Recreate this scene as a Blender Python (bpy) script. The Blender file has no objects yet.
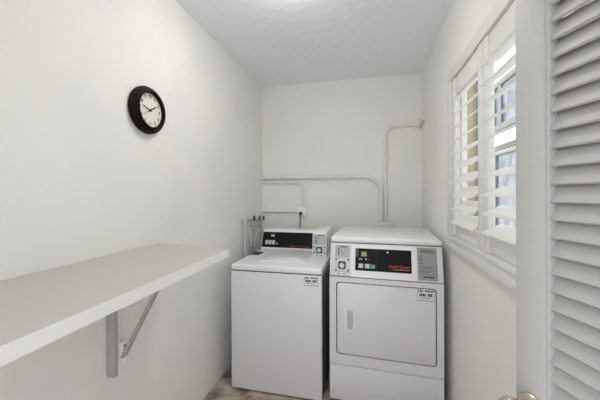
import bpy, bmesh, math, random
from mathutils import Vector, Matrix
random.seed(4)
S = bpy.context.scene
COL = S.collection
R = math.radians

# ------------------------------------------------------------------ materials
def mat(name, col, rough=0.5, metal=0.0, bump=0.0, bscale=40.0, var=0.0, vscale=3.0, col2=None, spec=0.5, detail=4.0, emit=None, estr=0.0):
    m = bpy.data.materials.new(name); m.use_nodes = True
    nt = m.node_tree; b = nt.nodes['Principled BSDF']
    b.inputs['Base Color'].default_value = (*col, 1)
    b.inputs['Roughness'].default_value = rough
    b.inputs['Metallic'].default_value = metal
    b.inputs['Specular IOR Level'].default_value = spec
    tc = nt.nodes.new('ShaderNodeTexCoord')
    if var > 0 or col2:
        n = nt.nodes.new('ShaderNodeTexNoise'); n.inputs['Scale'].default_value = vscale; n.inputs['Detail'].default_value = detail
        nt.links.new(tc.outputs['Object'], n.inputs['Vector'])
        r = nt.nodes.new('ShaderNodeValToRGB')
        c2 = col2 or tuple(max(0, c * (1 - var)) for c in col)
        r.color_ramp.elements[0].position = 0.35; r.color_ramp.elements[0].color = (*c2, 1)
        r.color_ramp.elements[1].position = 0.62; r.color_ramp.elements[1].color = (*col, 1)
        nt.links.new(n.outputs['Fac'], r.inputs['Fac']); nt.links.new(r.outputs['Color'], b.inputs['Base Color'])
    if bump > 0:
        n2 = nt.nodes.new('ShaderNodeTexNoise'); n2.inputs['Scale'].default_value = bscale; n2.inputs['Detail'].default_value = 5
        nt.links.new(tc.outputs['Object'], n2.inputs['Vector'])
        bp = nt.nodes.new('ShaderNodeBump'); bp.inputs['Strength'].default_value = bump; bp.inputs['Distance'].default_value = 0.01
        nt.links.new(n2.outputs['Fac'], bp.inputs['Height']); nt.links.new(bp.outputs['Normal'], b.inputs['Normal'])
    if emit:
        b.inputs['Emission Color'].default_value = (*emit, 1); b.inputs['Emission Strength'].default_value = estr
    return m

def glass_mat(name, tint, gloss=0.12):
    m = bpy.data.materials.new(name); m.use_nodes = True
    nt = m.node_tree; nt.nodes.clear()
    o = nt.nodes.new('ShaderNodeOutputMaterial'); mx = nt.nodes.new('ShaderNodeMixShader')
    t = nt.nodes.new('ShaderNodeBsdfTransparent'); t.inputs['Color'].default_value = (*tint, 1)
    g = nt.nodes.new('ShaderNodeBsdfGlossy'); g.inputs['Roughness'].default_value = 0.02
    f = nt.nodes.new('ShaderNodeLayerWeight'); f.inputs['Blend'].default_value = 0.5
    pw = nt.nodes.new('ShaderNodeMath'); pw.operation = 'POWER'; pw.inputs[1].default_value = 5.0
    ml = nt.nodes.new('ShaderNodeMath'); ml.operation = 'MULTIPLY_ADD'; ml.inputs[1].default_value = 0.10; ml.inputs[2].default_value = 0.012
    nt.links.new(f.outputs['Facing'], pw.inputs[0]); nt.links.new(pw.outputs[0], ml.inputs[0]); nt.links.new(ml.outputs[0], mx.inputs[0]); nt.links.new(t.outputs[0], mx.inputs[1]); nt.links.new(g.outputs[0], mx.inputs[2])
    nt.links.new(mx.outputs[0], o.inputs[0]); return m

M = {}
M['wall'] = mat('painted_plaster_wall', (0.835, 0.828, 0.805), 0.75, bump=0.10, bscale=18, var=0.03, vscale=1.6, spec=0.25)
M['scuffed_wall'] = mat('scuffed_plaster_wall', (0.835, 0.828, 0.805), 0.72, bump=0.14, bscale=9, col2=(0.79, 0.787, 0.775), vscale=2.2, spec=0.25, detail=7)
M['ceiling'] = mat('painted_ceiling', (0.86, 0.89, 0.935), 0.8, bump=0.55, bscale=16, var=0.02, vscale=2, spec=0.2)
M['floor'] = mat('worn_concrete_floor', (0.52, 0.44, 0.36), 0.6, bump=0.15, bscale=30, col2=(0.19, 0.15, 0.12), vscale=9, detail=8)
M['trim'] = mat('white_gloss_trim', (0.74, 0.735, 0.72), 0.4, bump=0.02, bscale=30)
M['shutter'] = mat('white_shutter_paint', (0.78, 0.775, 0.755), 0.35, bump=0.02, bscale=30)
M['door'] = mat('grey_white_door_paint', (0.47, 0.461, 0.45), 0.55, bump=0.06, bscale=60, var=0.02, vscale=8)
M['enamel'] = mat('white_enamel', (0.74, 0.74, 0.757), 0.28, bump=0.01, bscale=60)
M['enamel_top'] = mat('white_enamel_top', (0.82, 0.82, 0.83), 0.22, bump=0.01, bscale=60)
M['cabinet_side'] = mat('appliance_side_dark_grey', (0.16, 0.16, 0.165), 0.5, bump=0.01)
M['seam'] = mat('dark_gasket', (0.05, 0.05, 0.052), 0.6, bump=0.02)
M['black_panel'] = mat('black_overlay', (0.008, 0.008, 0.009), 0.38, var=0.2, vscale=20, spec=0.15)
M['steel'] = mat('brushed_steel', (0.40, 0.405, 0.41), 0.42, metal=0.55, bump=0.03, bscale=90)
M['steel_light'] = mat('satin_zinc', (0.58, 0.58, 0.58), 0.38, metal=0.35, bump=0.02, bscale=90)
M['dark_metal'] = mat('dark_metal', (0.05, 0.05, 0.055), 0.4, metal=0.5, bump=0.02)
M['plate_grey'] = mat('grey_notice', (0.33, 0.33, 0.335), 0.5, bump=0.01)
M['ink'] = mat('black_ink', (0.03, 0.03, 0.032), 0.6, var=0.1)
M['sticker'] = mat('white_sticker', (0.80, 0.80, 0.80), 0.5, var=0.02)
M['red'] = mat('red_ink', (0.55, 0.02, 0.015), 0.4, var=0.05)
M['dark_red'] = mat('faded_red_ink', (0.20, 0.02, 0.02), 0.4, var=0.05)
M['olive'] = mat('olive_ink', (0.24, 0.22, 0.08), 0.4, var=0.05)
M['yellow'] = mat('yellow_green_display', (0.38, 0.36, 0.03), 0.4, var=0.1)
M['teal'] = mat('teal_key', (0.10, 0.34, 0.27), 0.4, var=0.05)
M['purple'] = mat('purple_ink', (0.07, 0.05, 0.13), 0.4, var=0.05)
M['key'] = mat('pale_key', (0.55, 0.57, 0.58), 0.4, var=0.05)
M['conduit'] = mat('painted_conduit', (0.77, 0.76, 0.735), 0.5, bump=0.03)
M['box_white'] = mat('white_outlet_plastic', (0.83, 0.83, 0.82), 0.4, bump=0.01)
M['rubber'] = mat('black_rubber', (0.015, 0.015, 0.016), 0.5, bump=0.03)
M['hose'] = mat('grey_hose', (0.52, 0.52, 0.51), 0.4, bump=0.10, bscale=200)
M['pipe_white'] = mat('white_pipe', (0.55, 0.545, 0.53), 0.4, bump=0.02)
M['laminate'] = mat('warm_grey_laminate', (0.53, 0.515, 0.485), 0.42, bump=0.02, bscale=50, var=0.02, vscale=5)
M['edge'] = mat('white_edge_band', (0.88, 0.875, 0.86), 0.4, bump=0.01)
M['bracket'] = mat('grey_painted_bracket', (0.42, 0.415, 0.405), 0.55, bump=0.03)
M['clock_case'] = mat('dark_bronze_case', (0.009, 0.006, 0.004), 0.5, var=0.3, vscale=15, spec=0.12)
M['dial'] = mat('cream_dial', (0.80, 0.77, 0.68), 0.5, var=0.03)
M['brass'] = mat('satin_nickel', (0.62, 0.56, 0.48), 0.22, metal=0.9, bump=0.01)
M['lamp'] = mat('lamp_opal', (0.9, 0.9, 0.88), 0.4, emit=(1.0, 0.975, 0.935), estr=17.0, var=0.01)
M['stucco'] = mat('white_stucco', (0.66, 0.655, 0.64), 0.9, bump=0.2, bscale=30, var=0.03)
M['tan'] = mat('tan_stucco', (0.17, 0.145, 0.075), 0.85, bump=0.1, bscale=30, var=0.08)
M['brown'] = mat('dark_downspout', (0.06, 0.05, 0.045), 0.5, var=0.2)
M['grey_frame'] = mat('grey_window_frame', (0.20, 0.20, 0.205), 0.5, var=0.05)
M['blue_glass'] = mat('reflective_window_glass', (0.10, 0.12, 0.165), 0.15, col2=(0.24, 0.255, 0.30), vscale=5, spec=0.8)
M['paving'] = mat('light_paving', (0.55, 0.53, 0.50), 0.85, bump=0.15, bscale=20, var=0.1, vscale=4)
M['window_glass'] = glass_mat('clear_window_glass', (0.96, 0.975, 0.97))

# ------------------------------------------------------------------ mesh helpers
class MB:
    def __init__(s): s.bm = bmesh.new()
    def _merge(s, t):
        me = bpy.data.meshes.new('t'); t.to_mesh(me); t.free(); s.bm.from_mesh(me); bpy.data.meshes.remove(me)
    def box(s, x0, x1, y0, y1, z0, z1, bev=0.0, seg=2, mtx=None):
        t = bmesh.new()
        v = [t.verts.new(p) for p in ((x0,y0,z0),(x1,y0,z0),(x1,y1,z0),(x0,y1,z0),(x0,y0,z1),(x1,y0,z1),(x1,y1,z1),(x0,y1,z1))]
        for f in ((3,2,1,0),(4,5,6,7),(0,1,5,4),(1,2,6,5),(2,3,7,6),(3,0,4,7)): t.faces.new([v[i] for i in f])
        if bev > 0: bmesh.ops.bevel(t, geom=list(t.edges), offset=bev, segments=seg, profile=0.5, affect='EDGES')
        if mtx is not None: bmesh.ops.transform(t, matrix=mtx, verts=t.verts)
        s._merge(t); return s
    def hexa(s, pts, bev=0.0, seg=2):   # eight corners, bottom ring then top ring
        t = bmesh.new(); v = [t.verts.new(p) for p in pts]
        for f in ((3,2,1,0),(4,5,6,7),(0,1,5,4),(1,2,6,5),(2,3,7,6),(3,0,4,7)): t.faces.new([v[i] for i in f])
        bmesh.ops.recalc_face_normals(t, faces=t.faces)
        if bev > 0: bmesh.ops.bevel(t, geom=list(t.edges), offset=bev, segments=seg, profile=0.5, affect='EDGES')
        s._merge(t); return s
    def prism(s, loop, vec, holes=(), bev=0.0):
        t = bmesh.new(); es = []
        for lp in (loop, *holes):
            v = [t.verts.new(p) for p in lp]
            es += [t.edges.new((v[i], v[(i + 1) % len(v)])) for i in range(len(v))]
        if holes: r = bmesh.ops.triangle_fill(t, use_beauty=True, use_dissolve=False, edges=es)
        else: t.faces.new(list(t.verts))
        faces = list(t.faces)
        r = bmesh.ops.extrude_face_region(t, geom=faces)
        bmesh.ops.translate(t, vec=Vector(vec), verts=[g for g in r['geom'] if isinstance(g, bmesh.types.BMVert)])
        bmesh.ops.recalc_face_normals(t, faces=t.faces)
        if bev > 0:
            n = Vector(vec).normalized()
            ed = [e for e in t.edges if len(e.link_faces) == 2 and abs(abs(e.link_faces[0].normal.dot(n)) - abs(e.link_faces[1].normal.dot(n))) > 0.5]
            bmesh.ops.bevel(t, geom=ed, offset=bev, segments=2, profile=0.5, affect='EDGES')
        s._merge(t); return s
    def tube(s, pts, r, n=12, cap=True):
        pts = [Vector(p) for p in pts]; t = bmesh.new(); rings = []
        d0 = (pts[1] - pts[0]).normalized()
        up = Vector((0, 0, 1)) if abs(d0.z) < 0.9 else Vector((1, 0, 0))
        nrm = (up - d0 * up.dot(d0)).normalized()
        for i, p in enumerate(pts):
            if i == 0: d = pts[1] - pts[0]
            elif i == len(pts) - 1: d = pts[-1] - pts[-2]
            else: d = (pts[i + 1] - p).normalized() + (p - pts[i - 1]).normalized()
            d.normalize(); nrm = (nrm - d * nrm.dot(d)).normalized(); b = d.cross(nrm)
            rr = r[i] if isinstance(r, (list, tuple)) else r
            rings.append([t.verts.new(p + nrm * rr * math.cos(2 * math.pi * k / n) + b * rr * math.sin(2 * math.pi * k / n)) for k in range(n)])
        for a, c in zip(rings, rings[1:]):
            for k in range(n): t.faces.new((a[k], a[(k + 1) % n], c[(k + 1) % n], c[k]))
        if cap: t.faces.new(rings[0][::-1]); t.faces.new(rings[-1])
        bmesh.ops.recalc_face_normals(t, faces=t.faces); s._merge(t); return s
    def lathe(s, prof, origin, axis, n=40):   # prof: (radius, height along the axis)
        ax = Vector(axis).normalized(); q = Vector((0, 0, 1)).rotation_difference(ax); o = Vector(origin)
        t = bmesh.new(); rings = []
        for r, h in prof:
            if r < 1e-6: rings.append([t.verts.new(o + q @ Vector((0, 0, h)))])
            else: rings.append([t.verts.new(o + q @ Vector((r * math.cos(2 * math.pi * k / n), r * math.sin(2 * math.pi * k / n), h))) for k in range(n)])
        for a, c in zip(rings, rings[1:]):
            for k in range(n):
                k2 = (k + 1) % n
                if len(a) == 1 and len(c) == 1: continue
                if len(a) == 1: t.faces.new((a[0], c[k], c[k2]))
                elif len(c) == 1: t.faces.new((a[k], a[k2], c[0]))
                else: t.faces.new((a[k], a[k2], c[k2], c[k]))
        bmesh.ops.recalc_face_normals(t, faces=t.faces); s._merge(t); return s
    def build(s, name, m, parent=None, smooth=35, **props):
        me = bpy.data.meshes.new(name); s.bm.to_mesh(me); s.bm.free()
        o = bpy.data.objects.new(name, me); COL.objects.link(o); me.materials.append(m)
        if parent is not None:
            o.parent = parent
            if not parent.get('local_space'):
                w = Vector((0, 0, 0)); p = parent
                while p is not None: w += p.location; p = p.parent
                me.transform(Matrix.Translation(-w))
        me.polygons.foreach_set('use_smooth', [True] * len(me.polygons))
        me.set_sharp_from_angle(angle=R(smooth))
        for k, v in props.items(): o[k] = v
        return o

def thing(name, label, cat, loc=(0, 0, 0), group=None, **kw):
    o = bpy.data.objects.new(name, None); COL.objects.link(o); o.location = loc; o.empty_display_size = 0.05
    o['label'] = label; o['category'] = cat
    if group: o['group'] = group
    return o
def tag(o, label, cat, group=None):
    o['label'] = label; o['category'] = cat
    if group: o['group'] = group
    return o
def struct(o): o['kind'] = 'structure'; return o

def rrect(x0, x1, z0, z1, r, y, n=6):
    out = []
    for cx, cz, a0 in ((x1 - r, z1 - r, 0), (x0 + r, z1 - r, 90), (x0 + r, z0 + r, 180), (x1 - r, z0 + r, 270)):
        for k in range(n + 1):
            a = R(a0 + 90 * k / n); out.append((cx + r * math.cos(a), y, cz + r * math.sin(a)))
    return out
def fillet(pts, r, n=8):
    pts = [Vector(p) for p in pts]; out = [pts[0]]; r0 = r
    for a, p, c in zip(pts, pts[1:], pts[2:]):
        u = (a - p).normalized(); v = (c - p).normalized(); half = u.angle(v) / 2
        r = min(r0, .49 * min((a - p).length, (c - p).length) * math.tan(half)); d = r / math.tan(half); p0 = p + u * d; p1 = p + v * d
        cen = p + (u + v).normalized() * (r / math.sin(half))
        for k in range(n + 1):
            w = (p0 - cen).lerp(p1 - cen, k / n).normalized() * r
            out.append(cen + w)
    out.append(pts[-1]); return out
def text_mb(txt, size, mtx, depth=0.0004, bold=0.0, shear=0.0, align='CENTER', sx=1.0):
    c = bpy.data.curves.new('t', 'FONT'); c.body = txt; c.size = size; c.extrude = depth; c.offset = bold; c.shear = shear
    c.align_x = align; c.align_y = 'CENTER'
    o = bpy.data.objects.new('t', c); COL.objects.link(o)
    dg = bpy.context.evaluated_depsgraph_get(); dg.update()
    me = bpy.data.meshes.new_from_object(o.evaluated_get(dg))
    me.transform(mtx @ Matrix.Diagonal((sx, 1, 1, 1)))
    b = MB(); b.bm.from_mesh(me); bpy.data.meshes.remove(me); bpy.data.objects.remove(o); bpy.data.curves.remove(c)
    return b
FRONT = Matrix.Rotation(R(90), 4, 'X')         # lettering on a face that looks towards -Y

# ------------------------------------------------------------------ room
XL, XR, YB, ZC = -1.0764, 0.4865, 2.9226, 2.483
YF = 0.04                                       # inner face of the entry wall
WY0, WY1, WZ0, WZ1 = 0.86, 1.942, 1.10, 2.050    # window opening
struct(MB().box(XL - .12, XR + .12, YF - .14, YB + .12, -.1, 0).build('floor', M['floor']))
struct(MB().box(XL - .12, XR + .12, YF - .14, YB + .12, ZC, ZC + .12).build('ceiling', M['ceiling']))
struct(MB().box(XL - .12, XL, YF - .14, YB + .12, 0, ZC).build('wall_left', M['scuffed_wall']))
struct(MB().box(XL, XR, YB, YB + .12, 0, ZC).build('wall_back', M['wall']))
w = MB()
w.box(XR, XR + .085, YF - .14, WY0, 0, ZC); w.box(XR, XR + .085, WY1, YB + .12, 0, ZC)
w.box(XR, XR + .085, WY0, WY1, 0, WZ0); w.box(XR, XR + .085, WY0, WY1, WZ1, ZC)
struct(w.build('wall_right', M['wall']))
DX0 = -0.80
w = MB()
w.box(XL, DX0, YF - .12, YF, 0, ZC); w.box(DX0, XR, YF - .12, YF, 2.06, ZC)
struct(w.build('wall_front', M['wall']))
# outside
struct(MB().box(-4, 4, -6, 12, -.25, -.12).build('ground', M['paving']))

# ------------------------------------------------------------------ window
win = bpy.data.objects.new('window_1', None); COL.objects.link(win); struct(win)
CY0, CY1, CZ0, CZ1 = 0.817, 1.955, 1.066, 2.088   # outer casing
IY0, IY1, IZ0, IZ1 = 0.912, 1.860, 1.131, 2.019  # inner casing
def ring(x0, x1, a, b, bev):
    m = MB(); (y0, y1, z0, z1), (i0, i1, j0, j1) = a, b
    m.box(x0, x1, y0, y1, j1, z1, bev); m.box(x0, x1, y0, y1, z0, j0, bev)
    m.box(x0, x1, y0, i0, j0 - .002, j1 + .002, bev); m.box(x0, x1, i1, y1, j0 - .002, j1 + .002, bev)
    return m
c = ring(XR - .018, XR, (CY0, CY1, CZ0, CZ1), (IY0, IY1, IZ0, IZ1), .004)
c.build('casing', M['trim'], win)
ring(XR - .025, XR - .016, (IY0 - .026, IY1 + .026, IZ0 - .026, IZ1 + .026), (IY0, IY1, IZ0, IZ1), .005).build('casing_moulding', M['trim'], win)
MB().box(XR - .034, XR, CY0 - .01, CY1 + .008, CZ0 - .004, CZ0 + .026, .004).build('sill', M['trim'], win)
fx = XR + .066
f = ring(fx - .012, fx + .018, (WY0, WY1, WZ0, WZ1), (WY0 + .022, WY1 - .022, WZ0 + .03, WZ1 - .03), .002)
f.build('sash', M['trim'], win)
MB().box(fx - .003, fx + .003, WY0 + .018, WY1 - .018, WZ0 + .026, WZ1 - .026).build('pane', M['window_glass'], win)

# ------------------------------------------------------------------ plantation shutters
SX = XR - .004        # middle plane of the shutter panels
def shutter(name, label, y0, y1, tilt):
    t = thing(name, label, 'shutter', (SX, (y0 + y1) / 2, IZ0 + .003), 'plantation shutter panels on the window')
    a, b, z0, z1 = .013, .013, IZ0 + .003, IZ1 - .003
    sw = .054
    r0, r1 = 1.204, 1.920
    MB().box(SX - a, SX + b, y0, y0 + sw, z0, z1, .003).build('stile', M['shutter'], t)
    MB().box(SX - a, SX + b, y1 - sw, y1, z0, z1, .003).build('stile', M['shutter'], t)
    MB().box(SX - a + .006, SX + b, y0 + sw, y1 - sw, r1, z1, .002).build('top_rail', M['shutter'], t)
    MB().box(SX - a + .006, SX + b, y0 + sw, y1 - sw, z0, r0, .002).build('bottom_rail', M['shutter'], t)
    first = None; n = 10; pitch = (r1 - r0 - .052) / (n - 1)
    cx = SX
    for k in range(n):
        zc = r0 + .030 + k * pitch
        if first is None:
            prof = [(.0445 * math.cos(u), .0042 * math.sin(u)) for u in [2 * math.pi * i / 20 for i in range(20)]]
            tl = R(tilt)
            loop = [(cx + p * math.cos(tl) - q * math.sin(tl), y0 + sw + .002, zc + p * math.sin(tl) + q * math.cos(tl)) for p, q in prof]
            first = MB().prism(loop, (0, (y1 - y0) - 2 * sw - .004, 0)).build('louver', M['shutter'], t, smooth=50)
        else:
            c = first.copy(); COL.objects.link(c); c.parent = t; c.location = (0, 0, k * pitch)
    return t
ymid = 1.386
shutter('window_shutter', 'white louvred shutter panel on the window, the one beside the corner above the dryer', ymid + .0015, IY1 - .005, 37)
shutter('window_shutter', 'white louvred shutter panel on the window, the one half hidden by the grey louvred door', IY0 + .003, ymid - .0015, 25)

# ------------------------------------------------------------------ louvred door, swung in against the window wall
door = bpy.data.objects.new('door_1', None); COL.objects.link(door); struct(door)
DW, DT = 0.575, 0.035
ed = Vector((0.257, 0.603, 0)); dd = Vector((-0.3436, 0.939, 0)).normalized()
door.location = ed - dd * DW; door.rotation_euler = (0, 0, math.atan2(dd.y, dd.x)); door['local_space'] = 1
stl = .053; zt = 2.035
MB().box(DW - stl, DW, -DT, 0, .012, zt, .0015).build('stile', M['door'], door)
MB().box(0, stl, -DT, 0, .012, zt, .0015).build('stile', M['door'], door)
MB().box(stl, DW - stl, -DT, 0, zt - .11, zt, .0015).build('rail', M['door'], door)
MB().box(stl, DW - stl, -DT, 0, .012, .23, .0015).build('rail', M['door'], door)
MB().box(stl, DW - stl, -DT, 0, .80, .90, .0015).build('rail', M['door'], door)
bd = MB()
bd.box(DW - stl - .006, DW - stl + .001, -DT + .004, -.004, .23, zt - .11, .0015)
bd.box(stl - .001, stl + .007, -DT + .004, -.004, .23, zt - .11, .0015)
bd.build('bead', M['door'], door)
def slats(z0, z1):
    m = MB(); pitch = .0286; n = int((z1 - z0) / pitch); tl = R(60)
    for k in range(n):
        zb = 1.3908 + (k + math.ceil((z0 + .003 - 1.3908) / pitch)) * pitch
        if zb + .036 > z1: break
        # lower edge out towards the room, upper edge set back
        th = .006; ln = .039
        y0 = -.0045
        d = Vector((0, -math.cos(tl), math.sin(tl))); nn = Vector((0, math.sin(tl), math.cos(tl)))
        p0 = Vector((0, y0 - th * nn.y, zb))
        pr = [p0, p0 + nn * th, p0 + nn * th + d * ln, p0 + d * ln]
        x0, x1 = stl + .002, DW - stl - .002
        m.hexa([(x0, pr[0].y, pr[0].z), (x1, pr[0].y, pr[0].z), (x1, pr[3].y, pr[3].z), (x0, pr[3].y, pr[3].z),
                (x0, pr[1].y, pr[1].z), (x1, pr[1].y, pr[1].z), (x1, pr[2].y, pr[2].z), (x0, pr[2].y, pr[2].z)], .0018, 2)
    return m
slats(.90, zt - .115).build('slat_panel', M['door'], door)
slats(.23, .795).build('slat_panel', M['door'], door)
kz = 1.012
kb = MB().lathe([(0, 0), (.029, 0), (.029, .003), (.025, .007), (.012, .009), (.010, .018), (.014, .023), (.0235, .030), (.026, .039), (.024, .047), (.016, .052), (0, .053)], (DW - .035, 0, kz), (0, 1, 0), 40).build('knob', M['brass'], door, smooth=50, label='satin nickel round knob')
kb2 = MB().lathe([(0, 0), (.029, 0), (.029, .003), (.025, .007), (.012, .009), (.010, .018), (.014, .023), (.0235, .030), (.026, .039), (.024, .047), (.016, .052), (0, .053)], (DW - .035, -DT, kz), (0, -1, 0), 40).build('knob', M['brass'], door, smooth=50, label='satin nickel round knob')

# ------------------------------------------------------------------ ceiling lamp
lx, ly = -.37, 1.355
t = thing('ceiling_light', 'round white dome lamp on the ceiling above the shelf end', 'lamp', (lx, ly, ZC))
MB().lathe([(0, 0), (.16, 0), (.16, -.02), (.152, -.024), (0, -.024)], (lx, ly, ZC - .0005), (0, 0, 1), 48).build('base', M['trim'], t)
MB().lathe([(.148, -.0245), (.146, -.04), (.125, -.068), (.08, -.088), (.03, -.095), (0, -.096)], (lx, ly, ZC), (0, 0, 1), 48).build('lamp_shade', M['lamp'], t, smooth=60)

# ------------------------------------------------------------------ wall shelf
t = thing('wall_shelf', 'long grey-topped shelf with white edges along the wall below the clock', 'shelf', (XL, .05, 1.085))
ST, SB = 1.118, 1.084
sl = [(XL + .001, .06), (-.6095, .06), (-.6305, 1.262), (XL + .001, 1.352)]
MB().prism([(x, y, SB) for x, y in sl], (0, 0, ST - SB - .0012)).build('board', M['edge'], t)
MB().prism([(x, y, ST - .0010) for x, y in sl], (0, 0, .0010)).build('top_surface', M['laminate'], t)
fe = [(-.6093, .06), (-.6075, .06), (-.6285, 1.2625), (-.6303, 1.2635)]
MB().prism([(x, y, SB) for x, y in fe], (0, 0, ST - SB + .0002)).build('edge_band', M['edge'], t)
t = thing('shelf_bracket', 'pale grey angled bracket under the wall shelf', 'bracket', (XL, 1.045, .60))
MB().box(XL + .001, -1.036, 1.030, 1.050, .606, SB - .001, .0015).build('wall_post', M['bracket'], t)
MB().box(XL + .001, -1.042, 1.0525, 1.062, .63, SB - .001, .0015).build('backing_strip', M['edge'], t)
def bar(m, a, b, wy, wt):
    a = Vector(a); b = Vector(b); d = (b - a).normalized(); n = Vector((d.z, 0, -d.x)) * wt / 2; y = Vector((0, wy / 2, 0))
    m.hexa([a - n - y, a + n - y, a + n + y, a - n + y, b - n - y, b + n - y, b + n + y, b - n + y], .001, 1); return m
bar(MB(), (-1.034, 1.077, .672), (-.812, 1.077, 1.070), .026, .012).build('brace', M['bracket'], t)
MB().box(-.847, -.787, 1.064, 1.090, 1.071, SB - .001, .001).build('top_flange', M['bracket'], t)
MB().box(XL + .001, -1.028, 1.064, 1.090, .655, .735, .001).build('foot_plate', M['edge'], t)
MB().lathe([(0, 0), (.005, 0), (.004, .003), (0, .004)], (-1.0275, 1.077, .722), (1, 0, 0), 12).build('screw', M['dark_metal'], t)

# ------------------------------------------------------------------ wall clock
ck = Vector((XL + .001, 1.259, 1.789))
t = thing('wall_clock', 'round dark brown wall clock with a cream dial above the shelf', 'clock', ck)
MB().lathe([(0, 0), (.112, 0), (.1155, .006), (.1155, .018), (.112, .026), (.106, .029), (.103, .036), (.096, .040), (.092, .044), (.086, .044), (.083, .038), (.083, .024), (0, .024)], ck, (1, 0, 0), 64).build('case', M['clock_case'], t, smooth=40)
MB().lathe([(0, .0242), (.0830, .0242), (.0830, .0256), (0, .0256)], ck, (1, 0, 0), 64).build('dial', M['dial'], t)
# on the left wall the dial looks towards +X; seen from the room, clock right is +Y
CM = Matrix(((0, 0, 1, ck.x + .0257), (1, 0, 0, ck.y), (0, 1, 0, ck.z), (0, 0, 0, 1)))
nb = MB()
for h in range(1, 13):
    a = R(90 - 30 * h); q = text_mb(str(h), .0215, CM @ Matrix.Translation((.067 * math.cos(a), .067 * math.sin(a), .0004)), bold=.0006)
    me = bpy.data.meshes.new('t'); q.bm.to_mesh(me); q.bm.free(); nb.bm.from_mesh(me); bpy.data.meshes.remove(me)
nb.build('lettering', M['ink'], t)
def hand(name, ang, ln, wd, tail, h):
    a = R(90 - ang); mt = CM @ Matrix.Translation((0, 0, h)) @ Matrix.Rotation(a, 4, 'Z')
    m = MB().prism([mt @ Vector(p) for p in ((-tail, -wd / 2, 0), (ln * .8, -wd / 2, 0), (ln, 0, 0), (ln * .8, wd / 2, 0), (-tail, wd / 2, 0))], CM.to_3x3() @ Vector((0, 0, .0008)))
    return m.build(name, M['ink'], t)
hand('hour_hand', 58, .055, .0058, .010, .0015); hand('minute_hand', 284, .058, .0045, .012, .0028); hand('second_hand', 238, .062, .0016, .018, .0040)
MB().lathe([(0, .0015), (.006, .0015), (.006, .0055), (0, .0058)], (ck.x + .0255, ck.y, ck.z), (1, 0, 0), 20).build('hub', M['ink'], t)

# ------------------------------------------------------------------ conduits on the back wall
def conduit(name, label, pts, r, fil, fittings=()):
    t = thing(name, label, 'pipe', pts[0], 'painted conduits on the back wall')
    MB().tube(fillet(pts, fil), r, 12).build('pipe', M['conduit'], t, smooth=60)
    for f in fittings: f().build('fitting', M['conduit'], t, smooth=40)
    return t
yw = YB - .020
conduit('conduit', 'long pale conduit along the back wall that bends down behind the dryer', [(XL + .003, yw, 1.533), (.124, yw, 1.530), (.124, yw, 1.112)], .0165, .17,
        [lambda: MB().box(XL + .002, XL + .034, yw - .020, yw + .014, 1.508, 1.558, .006),
         lambda: MB().box(-.36, -.345, yw - .017, yw + .017, 1.512, 1.550, .002)])
conduit('conduit', 'pale conduit rising from the dryer and turning toward the window wall', [(.160, yw, 1.112), (.160, yw, 1.999), (.452, yw, 1.999)], .0130, .085,
        [lambda: MB().tube([(.445, yw, 1.997), (.460, yw - .014, 2.006), (XR - .016, yw - .135, 2.030)], [.018, .023, .019], 16).tube([(.450, yw, 1.999), (.462, yw - .002, 2.001)], .021, 14)])
conduit('conduit', 'short pale conduit that bends down into the wall outlet box', [(XL + .003, yw, 1.490), (-.648, yw, 1.484), (-.648, yw, 1.249)], .0130, .065,
        [lambda: MB().box(-.662, -.634, yw - .013, yw + .013, 1.245, 1.262, .003)])
conduit('conduit', 'straight pale conduit running level into the side of the outlet box', [(XL + .003, yw, 1.188), (-.8, yw, 1.189), (-.698, yw, 1.189)], .0135, .02,
        [lambda: MB().box(-.708, -.696, yw - .013, yw + .013, 1.175, 1.203, .003)])
t = thing('conduit_box', 'low pale metal box on the back wall where two conduits end behind the dryer', 'electrical box', (.142, YB, 1.09))
MB().box(.080, .200, YB - .045, YB - .001, 1.02, 1.102, .004).build('box', M['conduit'], t)
MB().box(.086, .194, YB - .048, YB - .0451, 1.030, 1.098, .001).build('cover', M['conduit'], t)  # front cover of the conduit box
t = thing('outlet_box', 'white square electrical outlet on the back wall above the washer', 'outlet', (-.645, YB, 1.196))
MB().box(-.692, -.597, YB - .042, YB - .001, 1.149, 1.241, .004).build('box', M['box_white'], t)
MB().prism(rrect(-.689, -.600, 1.152, 1.238, .006, YB - .0452), (0, .003, 0), bev=.001).build('faceplate', M['box_white'], t)
MB().prism(rrect(-.664, -.626, 1.202, 1.230, .010, YB - .0462), (0, .001, 0)).build('socket', M['box_white'], t)
t = thing('power_cord', 'black cord and plug hanging from the white wall outlet', 'cord', (-.656, YB - .05, 1.17))
MB().box(-.668, -.638, YB - .075, YB - .0465, 1.158, 1.188, .008, 3).build('plug', M['rubber'], t)
MB().tube(fillet([(-.655, YB - .070, 1.166), (-.655, YB - .072, 1.10), (-.662, YB - .070, .95), (-.64, YB - .068, .60)], .03), .0045, 10).build('cord', M['rubber'], t, smooth=60)

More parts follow.
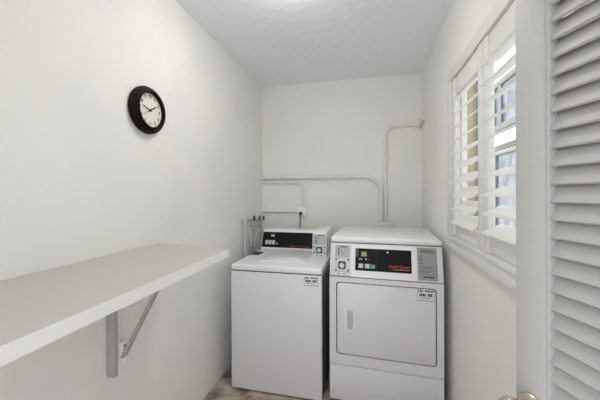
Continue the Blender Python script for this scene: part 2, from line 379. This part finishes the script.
# ------------------------------------------------------------------ taps, hoses and standpipe on the left wall
t = thing('standpipe', 'pale vertical drain pipe on the wall beside the washer', 'pipe', (XL + .03, 2.37, 0))
MB().tube([(XL + .034, 2.395, .003), (XL + .034, 2.395, 1.115)], .010, 16).build('pipe', M['pipe_white'], t, smooth=60)
MB().lathe([(.0105, 0), (.016, 0), (.017, .024), (.0125, .03), (.0105, .03)], (XL + .034, 2.395, 1.112), (0, 0, 1), 20).build('cap', M['pipe_white'], t)
MB().tube([(XL + .002, 2.395, 1.138), (XL + .030, 2.380, 1.138), (XL + .040, 2.44, 1.134)], .010, 10).build('outlet_arm', M['pipe_white'], t, smooth=60)
def tap(y, label, dz=0):
    z = 1.128 + dz
    t = thing('water_tap', label, 'tap', (XL, y, z), 'water taps beside the washer')
    MB().lathe([(0, .001), (.022, .001), (.022, .005), (.012, .008), (.012, .030), (.016, .034), (.016, .052), (.011, .056), (.010, .066), (0, .066)], (XL, y, z), (1, 0, 0), 20).tube([(XL + .043, y, z), (XL + .043, y - .014, z - .020), (XL + .043, y - .014, z - .040)], .009, 12).build('body', M['steel'], t, smooth=50)
    h = MB()
    h.lathe([(.014, .066), (.020, .066), (.022, .071), (.020, .076), (.014, .076), (.012, .071), (.014, .066)], (XL, y, z), (1, .25, .35), 24)
    for k in range(3):
        a = R(60 + 120 * k); h.tube([(XL + .064, y + .006 * math.cos(a), z + .015 + .006 * math.sin(a)), (XL + .067, y + .016 + .018 * math.cos(a), z + .023 + .018 * math.sin(a))], .0045, 8)
    h.build('handle', M['rubber'], t, smooth=50)
    MB().lathe([(.0105, 0), (.015, 0), (.015, -.018), (.011, -.022), (.0105, -.018)], (XL + .043, y - .014, z - .040), (0, 0, 1), 16).build('coupling', M['steel'], t)
tap(2.52, 'black-handled water tap on the wall nearest the standpipe'); tap(2.655, 'middle black-handled water tap on the wall behind the washer', -.010); tap(2.765, 'black-handled water tap on the wall next to the corner', -.022)
def hose(pts, label, r=.0105):
    t = tag(MB().tube(fillet(pts, .05, 6), r, 10).build('water_hose', M['hose'], None, smooth=60), label, 'hose', 'grey hoses beside the washer')
    return t
hx = XL + .044
hose([(hx, 2.506, 1.063), (hx, 2.498, .885), (hx + .004, 2.590, .885), (hx + .014, 2.600, 1.010), (hx + .026, 2.700, 1.010), (hx + .026, 2.705, .04)], 'grey hose looping from the tap nearest the standpipe')
hose([(hx, 2.641, 1.055), (hx - .006, 2.668, .97), (hx - .012, 2.640, .80), (hx - .016, 2.62, .04)], 'grey hose hanging from the middle tap')
hose([(hx, 2.751, 1.043), (hx + .006, 2.790, .97), (hx + .004, 2.800, .60), (hx + .004, 2.805, .04)], 'grey hose hanging from the tap next to the corner')

# ------------------------------------------------------------------ washing machine
WX0, WX1, WF, WB, WT = -.943, -.298, 1.9226, 2.72, .880
t = thing('washing_machine', 'white top-loading coin washer standing next to the wall with hoses', 'washing machine', (-.6175, 2.3, 0))
MB().box(WX0, WX1, WF, WB, .012, .832, .006, 3).build('cabinet', M['enamel'], t)
MB().box(WX1 - .001, WX1 + .0008, WF + .008, WB - .006, .02, .826).build('side_panel', M['cabinet_side'], t, label='dark grey side panel')  # thin dark grey sheet over the white cabinet's dryer-facing side
for x in (WX0 + .05, WX1 - .05):
    for y in (WF + .06, WB - .06):
        MB().lathe([(0, 0), (.018, 0), (.018, .008), (.008, .009), (.008, .0135), (0, .0135)], (x, y, .0005), (0, 0, 1), 16).build('foot', M['rubber'], t)
MB().box(WX0 + .006, WX1 - .006, WF + .005, WB - .005, .830, .837).build('seam', M['seam'], t)
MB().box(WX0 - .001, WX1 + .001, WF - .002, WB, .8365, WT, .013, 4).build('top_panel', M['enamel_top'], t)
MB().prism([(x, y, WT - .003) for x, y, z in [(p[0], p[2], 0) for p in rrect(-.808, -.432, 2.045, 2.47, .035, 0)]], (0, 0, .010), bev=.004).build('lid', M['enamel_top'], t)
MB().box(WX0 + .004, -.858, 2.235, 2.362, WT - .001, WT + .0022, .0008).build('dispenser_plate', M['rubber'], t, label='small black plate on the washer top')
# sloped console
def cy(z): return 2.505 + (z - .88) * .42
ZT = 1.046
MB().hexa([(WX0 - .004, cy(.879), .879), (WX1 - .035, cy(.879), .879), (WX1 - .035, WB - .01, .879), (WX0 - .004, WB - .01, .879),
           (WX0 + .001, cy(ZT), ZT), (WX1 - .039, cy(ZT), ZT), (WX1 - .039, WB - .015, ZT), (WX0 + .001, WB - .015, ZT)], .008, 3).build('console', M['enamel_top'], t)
def slab(x0, x1, z0, z1, d0, d1):   # a thin plate lying on the sloped console face
    n = Vector((0, -1, .42)).normalized()
    def P(x, z, d): return Vector((x, cy(z), z)) + n * d
    return MB().hexa([P(x0, z0, d0), P(x1, z0, d0), P(x1, z0, d1), P(x0, z0, d1), P(x0, z1, d0), P(x1, z1, d0), P(x1, z1, d1), P(x0, z1, d1)])
cp = slab(-.936, -.440, .894, 1.022, .0, .003).build('control_panel', M['black_panel'], t)
for i in range(3):
    slab(-.905 + .032 * i, -.881 + .032 * i, .918, .952, .003, .0042).build('button', M['key'], cp)
slab(-.806, -.788, .918, .932, .003, .0040).build('button', M['teal'], cp, label='teal button')
slab(-.858, -.826, .983, 1.000, .003, .0036).build('display', M['key'], cp)
tl = math.atan2(.42, 1)
lm = Matrix.Translation(Vector((-.585, cy(.910), .910)) + Vector((0, -1, .42)).normalized() * .0032) @ Matrix.Rotation(-tl, 4, 'X') @ FRONT
text_mb('Speed Queen', .026, lm, bold=.0006, shear=.3, sx=1.25).build('logo', M['dark_red'], cp)
MB().lathe([(0, 0), (.007, 0), (.007, .006), (0, .008)], (-.615, cy(ZT) + .015, ZT - .001), (0, 0, 1), 14).build('lid_latch', M['steel'], t)
# coin box
def coin_box(par, x0, x1, y, z0, zs, z1, cab_y1=None, cab_bot=None):
    cb = MB()
    if cab_y1 is not None:
        cb.hexa([(x0, y, cab_bot), (x1, y, cab_bot), (x1, cab_y1, cab_bot), (x0, cab_y1, cab_bot), (x0, y + .03, z1 + .012), (x1, y + .03, z1 + .012), (x1, cab_y1, z1 + .012), (x0, cab_y1, z1 + .012)], .006, 3)
        sl_ = .03 / (z1 + .012 - cab_bot); fy = lambda z: y + (z - cab_bot) * sl_
    else:
        cb.box(x0 - .002, x1 + .002, y - .004, y, z0 - .002, z1 + .002, .002); fy = lambda z: y - .004
    c = cb.build('coin_box', M['enamel_top'] if cab_y1 else M['enamel'], par)
    def pl(a0, a1, b0, b1, d, d0=0.0):
        return MB().hexa([(a0, fy(b0) - d, b0), (a1, fy(b0) - d, b0), (a1, fy(b0) - d0, b0), (a0, fy(b0) - d0, b0), (a0, fy(b1) - d, b1), (a1, fy(b1) - d, b1), (a1, fy(b1) - d0, b1), (a0, fy(b1) - d0, b1)], .0008, 1)
    w = x1 - x0; m = .006
    pl(x0 + m, x1 - m, zs + .003, z1 - m, .004).build('coin_chute', M['steel'], c, label='grey steel coin plate')
    pl(x0 + m + w * .18, x0 + m + w * .24, zs + .014, zs + .045, .0055, .004).build('coin_slot', M['dark_metal'], c)
    pl(x0 + m + w * .16, x0 + m + w * .26, zs + .052, zs + .060, .0052, .004).build('coin_slot', M['dark_metal'], c)
    pl(x0 + w * .36, x1 - w * .22, z1 - .019, z1 - .013, .0046, .004).build('lettering', M['ink'], c)
    pl(x0 + m, x1 - m, z0 + .020, zs - .003, .005).build('lock_plate', M['steel_light'], c)
    zc = (z0 + .020 + zs - .003) / 2; xc = (x0 + x1) / 2; hw = .024
    lk = MB().prism(rrect(xc - hw, xc + hw, zc - hw, zc + hw, .010, 0), (0, -.012, 0), bev=.002)
    bmesh.ops.translate(lk.bm, vec=(0, fy(zc) - .004, 0), verts=lk.bm.verts)
    lk = lk.build('lock', M['dark_metal'], c)
    MB().lathe([(0, 0), (.016, 0), (.016, .006), (.010, .007), (.010, .003), (0, .003)], (xc, fy(zc) - .0158, zc), (0, -1, 0), 24).build('lock_cylinder', M['steel_light'], lk)
    MB().box(xc - .002, xc + .002, fy(zc) - .0215, fy(zc) - .0185, zc - .009, zc + .009).build('keyhole', M['box_white'], lk)
    for sx in (x0 + .014, x1 - .014):
        for sz in (z0 + .031, zs - .014):
            MB().lathe([(0, 0), (.006, 0), (.005, .003), (0, .0035)], (sx, fy(sz) - .0048, sz), (0, -1, 0), 12).build('screw', M['dark_metal'], c)
    pl(x0 + m, x1 - m, z0 + .003, z0 + .017, .004).build('coin_return', M['box_white'], c)
    pl(x0 + w * .25, x0 + w * .42, z0 + .008, z0 + .012, .0052, .004).build('lettering', M['ink'], c)
    pl(x0 + w * .55, x0 + w * .78, z0 + .008, z0 + .012, .0052, .004).build('lettering', M['ink'], c)
    return c
coin_box(t, -.428, -.316, 2.262, .883, .972, 1.060, WB - .02, .879)
def sticker(par, x0, x1, z0, z1, y, k=0):
    s_ = MB().prism(rrect(x0, x1, z0, z1, .003, y), (0, .0006, 0)).build('sticker', M['sticker'], par)
    w, h = x1 - x0, z1 - z0; m = MB(); yy = y - .0003
    def b(a0, a1, c0, c1): m.box(x0 + a0 * w, x0 + a1 * w, yy, y + .0003, z0 + c0 * h, z0 + c1 * h)
    for a in ((.02, .04, .05, .80), (.96, .98, .05, .80), (.02, .98, .03, .07)): b(*a)
    for i in range(9):                                  # fine heading
        if i != 3: b(.04 + .105 * i, .04 + .105 * i + (.085 if i % 3 else .07), .80, .95)
    for i in range(8):                                  # bold line
        if i != 4: b(.13 + .095 * i, .13 + .095 * i + .078, .42, .66); 
    for i in range(6): b(.22 + .1 * i, .22 + .1 * i + .07, .24, .30)
    m.build('lettering', M['ink'], s_)
    return s_
sticker(t, -.419, -.320, .762, .823, WF - .0007)

def turn(o, ang, corner):      # the machine stands slightly askew, pivoting on one front corner
    a = R(ang); d = o.location - Vector(corner)
    o.rotation_euler = (0, 0, a); o.location = Vector(corner) + Matrix.Rotation(a, 3, 'Z') @ d
turn(t, -0.35, (WX0, WF, 0))
# ------------------------------------------------------------------ tumble dryer
EX0, EX1, EF, EB, ET = -.2485, .4385, 1.934, 2.63, 1.092
t = thing('tumble_dryer', 'white front-loading coin dryer standing under the window corner', 'dryer', (.096, 2.28, 0))
MB().box(EX0, EX1, EF + .012, EB, .03, .834, .004).box(EX0, EX1, EF + .07, EB, .83, 1.042, .002).build('cabinet', M['enamel'], t)
for x in (EX0 + .05, EX1 - .05):
    for y in (EF + .08, EB - .06):
        MB().lathe([(0, 0), (.018, 0), (.018, .01), (.008, .012), (.008, .032), (0, .032)], (x, y, .0005), (0, 0, 1), 16).build('foot', M['rubber'], t)
m = MB()
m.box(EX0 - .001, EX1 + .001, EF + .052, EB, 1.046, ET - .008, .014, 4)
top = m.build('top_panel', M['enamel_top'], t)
MB().box(EX0 + .004, EX1 - .004, EF + .062, EB - .004, 1.040, 1.0470).build('seam', M['seam'], t)
lean = [MB().box(EX0, EX1, EF, EF + .013, .8365, 1.052, .003).build('fascia', M['enamel'], t)]
MB().prism(rrect(EX0, EX1, .265, .8315, .003, EF), (0, .0125, 0), holes=[rrect(-.205, .3985, .331, .800, .022, EF)]).build('front_frame', M['enamel'], t)
MB().box(EX0 + .003, EX1 - .003, EF + .009, EF + .013, .829, .839).build('seam', M['seam'], t)
MB().box(EX0 + .003, EX1 - .003, EF + .009, EF + .013, .258, .268).build('seam', M['seam'], t)
MB().box(-.2055, .399, EF + .0105, EF + .0125, .3305, .8005).build('gasket', M['seam'], t)
dr = MB().prism(rrect(-.1988, .3923, .3372, .7938, .019, EF - .001), (0, .011, 0), bev=.002).build('door', M['enamel'], t)
MB().prism(rrect(-.156, -.084, .490, .634, .008, EF - .0045), (0, .0034, 0), holes=[rrect(-.133, -.097, .503, .622, .005, EF - .0045)], bev=.0).build('handle', M['enamel_top'], dr)
MB().hexa([(-.133, EF - .0012, .503), (-.097, EF - .0012, .503), (-.097, EF - .0012, .622), (-.133, EF - .0012, .622), (-.133, EF - .0016, .503), (-.097, EF - .0078, .503), (-.097, EF - .0078, .622), (-.133, EF - .0016, .622)]).build('finger_grip', M['steel_light'], dr)
MB().box(EX0, EX1, EF, EF + .0125, .034, .2605, .003).build('lower_panel', M['enamel'], t)
lean.append(MB().prism(rrect(-.110, .289, .838, 1.045, .006, EF - .0035), (0, .004, 0), holes=[rrect(-.084, .260, .881, 1.023, .004, EF - .0035)]).build('panel_bezel', M['enamel_top'], t))
cp = MB().box(-.084, .260, EF - .001, EF + .002, .881, 1.023).build('control_panel', M['black_panel'], t)
def q(name, m_, x0, x1, z0, z1, d=.0018, **k): return MB().box(x0, x1, EF - d, EF - .0009, z0, z1).build(name, m_, cp, **k)
q('divider', M['dark_metal'], .047, .049, .881, 1.023)
q('stripe', M['purple'], -.083, -.064, .967, 1.021)
q('display', M['yellow'], -.046, -.012, .972, 1.002, label='yellow green display')
for x in (-.063, -.022): q('button', M['key'], x, x + .030, .898, .925, .0035)
q('button', M['teal'], .012, .041, .898, .922, .0035, label='teal start button')
for x, w, mm in ((-.060, .008, M['key']), (-.022, .012, M['key']), (.002, .006, M['red']), (-.048, .008, M['key'])): q('lettering', mm, x, x + w, .950, .958)
MB().lathe([(0, 0), (.006, 0), (.006, .001), (0, .001)], (.118, EF - .001, 1.004), (0, -1, 0), 16).build('emblem', M['key'], cp)
text_mb('Speed Queen', .0215, Matrix.Translation((.186, EF - .0014, .918)) @ FRONT, bold=.0006, shear=.3, sx=1.05).build('logo', M['red'], cp)
q('tagline', M['olive'], .150, .246, .897, .9025)
lean += [cp, coin_box(t, -.221, -.115, EF + .0005, .845, .960, 1.044)]
pt = MB().prism(rrect(.296, .406, .848, 1.043, .003, EF - .0012), (0, .002, 0)).build('notice_plate', M['plate_grey'], t, label='grey printed instruction plate')
m = MB(); yy = EF - .0016
def b(x0, x1, z0, z1): m.box(x0, x1, yy, EF - .0011, z0, z1)
for i in range(5): b(.318 + .014 * i, .329 + .014 * i, 1.024, 1.030)
for i in range(6): b(.311 + .014 * i, .322 + .014 * i, 1.013, 1.019)
for z, w in ((.992, .02), (.985, .014), (.972, .024), (.965, .018), (.950, .022), (.944, .016)): b(.303, .303 + w, z, z + .0028)
b(.300, .402, .929, .931); b(.303, .380, .918, .921); b(.300, .402, .906, .908); b(.303, .370, .896, .899); b(.300, .402, .886, .8875)
for i in range(5): b(.325 + .013 * i, .335 + .013 * i, .862, .872)
b(.297, .405, .8485, .8495); b(.297, .405, 1.0415, 1.0425); b(.2965, .2975, .8485, 1.0425); b(.4045, .4055, .8485, 1.0425)
m.build('lettering', M['ink'], pt)
lean.append(pt)
for o in list(lean):            # the control fascia leans back from its lower edge
    for c in [o] + list(o.children_recursive):
        for v_ in c.data.vertices:
            v_.co.y += (v_.co.z - .8345) * .27; v_.co.z = .8345 + (v_.co.z - .8345) * .955
sticker(dr, .289, .386, .722, .792, EF - .0018)

turn(t, -2.5, (EX0, EF, 0))
# ------------------------------------------------------------------ the building across the passage
NX = 1.90
t = thing('neighbouring_building', 'sunlit pale building across the passage outside the shuttered window', 'building', (NX, 6, -.12))
MB().box(NX, NX + .5, 1.0, 11.5, -.12, 5.0).build('wall', M['stucco'], t)
MB().box(NX - .02, NX + .02, 5.95, 6.6, -.12, 4.9, .004).build('pilaster', M['tan'], t, label='tan painted pilaster')
MB().box(NX - .06, NX + .01, 5.64, 5.88, -.12, 4.9, .01).build('downspout', M['brown'], t, label='dark brown downspout')
def nwin(y0, y1, z0, z1, post):
    f = ring(NX - .05, NX + .02, (y0, y1, z0, z1), (y0 + .07, y1 - .07, z0 + .08, z1 - .08), .003)
    f.box(NX - .05, NX + .02, post - .05, post + .05, z0 + .07, z1 - .07)
    f = f.build('window', M['grey_frame'], t)
    MB().box(NX - .025, NX + .01, y0 + .065, y1 - .065, z0 + .07, z1 - .07).build('pane', M['blue_glass'], f)
nwin(3.2, 5.07, 2.28, 3.0, 4.81)
nwin(3.2, 5.02, .70, 2.00, 4.0)
MB().box(NX - .10, NX + .02, 3.1, 5.2, 2.04, 2.20, .006).build('ledge', M['stucco'], t)

# ------------------------------------------------------------------ light
W = bpy.data.worlds.new('sky'); S.world = W; W.use_nodes = True
bg = W.node_tree.nodes['Background']; bg.inputs['Color'].default_value = (.93, .965, 1.0, 1); bg.inputs['Strength'].default_value = 1.15
sd = bpy.data.lights.new('sun', 'SUN'); sd.energy = 3.2; sd.angle = R(1.0); sd.color = (1, .95, .87)
so = bpy.data.objects.new('sun', sd); COL.objects.link(so)
dirv = Vector((.98 * math.cos(R(52)), -.20 * math.cos(R(52)), -math.sin(R(52))))
so.rotation_euler = dirv.to_track_quat('-Z', 'Y').to_euler()

# ------------------------------------------------------------------ camera
cd = bpy.data.cameras.new('camera'); cam = bpy.data.objects.new('camera', cd); COL.objects.link(cam)
cd.sensor_width = 36; cd.lens = 36 * 295.9 / 600; cd.clip_start = .02
cd.shift_y = -(200 - 192.48) / 600
cam.matrix_world = Matrix.Translation((0, 0, 1.3806)) @ Matrix.Rotation(R(12.967), 4, 'Z') @ Matrix.Rotation(R(90), 4, 'X') @ Matrix.Rotation(R(-.17), 4, 'Z')
S.camera = cam
v = S.view_settings; v.view_transform = 'Standard'; v.look = 'None'; v.exposure = 0.70; v.gamma = 1.0; v.use_curve_mapping = False
S.cycles.max_bounces = 14; S.cycles.diffuse_bounces = 8; S.cycles.transparent_max_bounces = 12; S.cycles.use_denoising = True
S.cycles.sample_clamp_indirect = 8
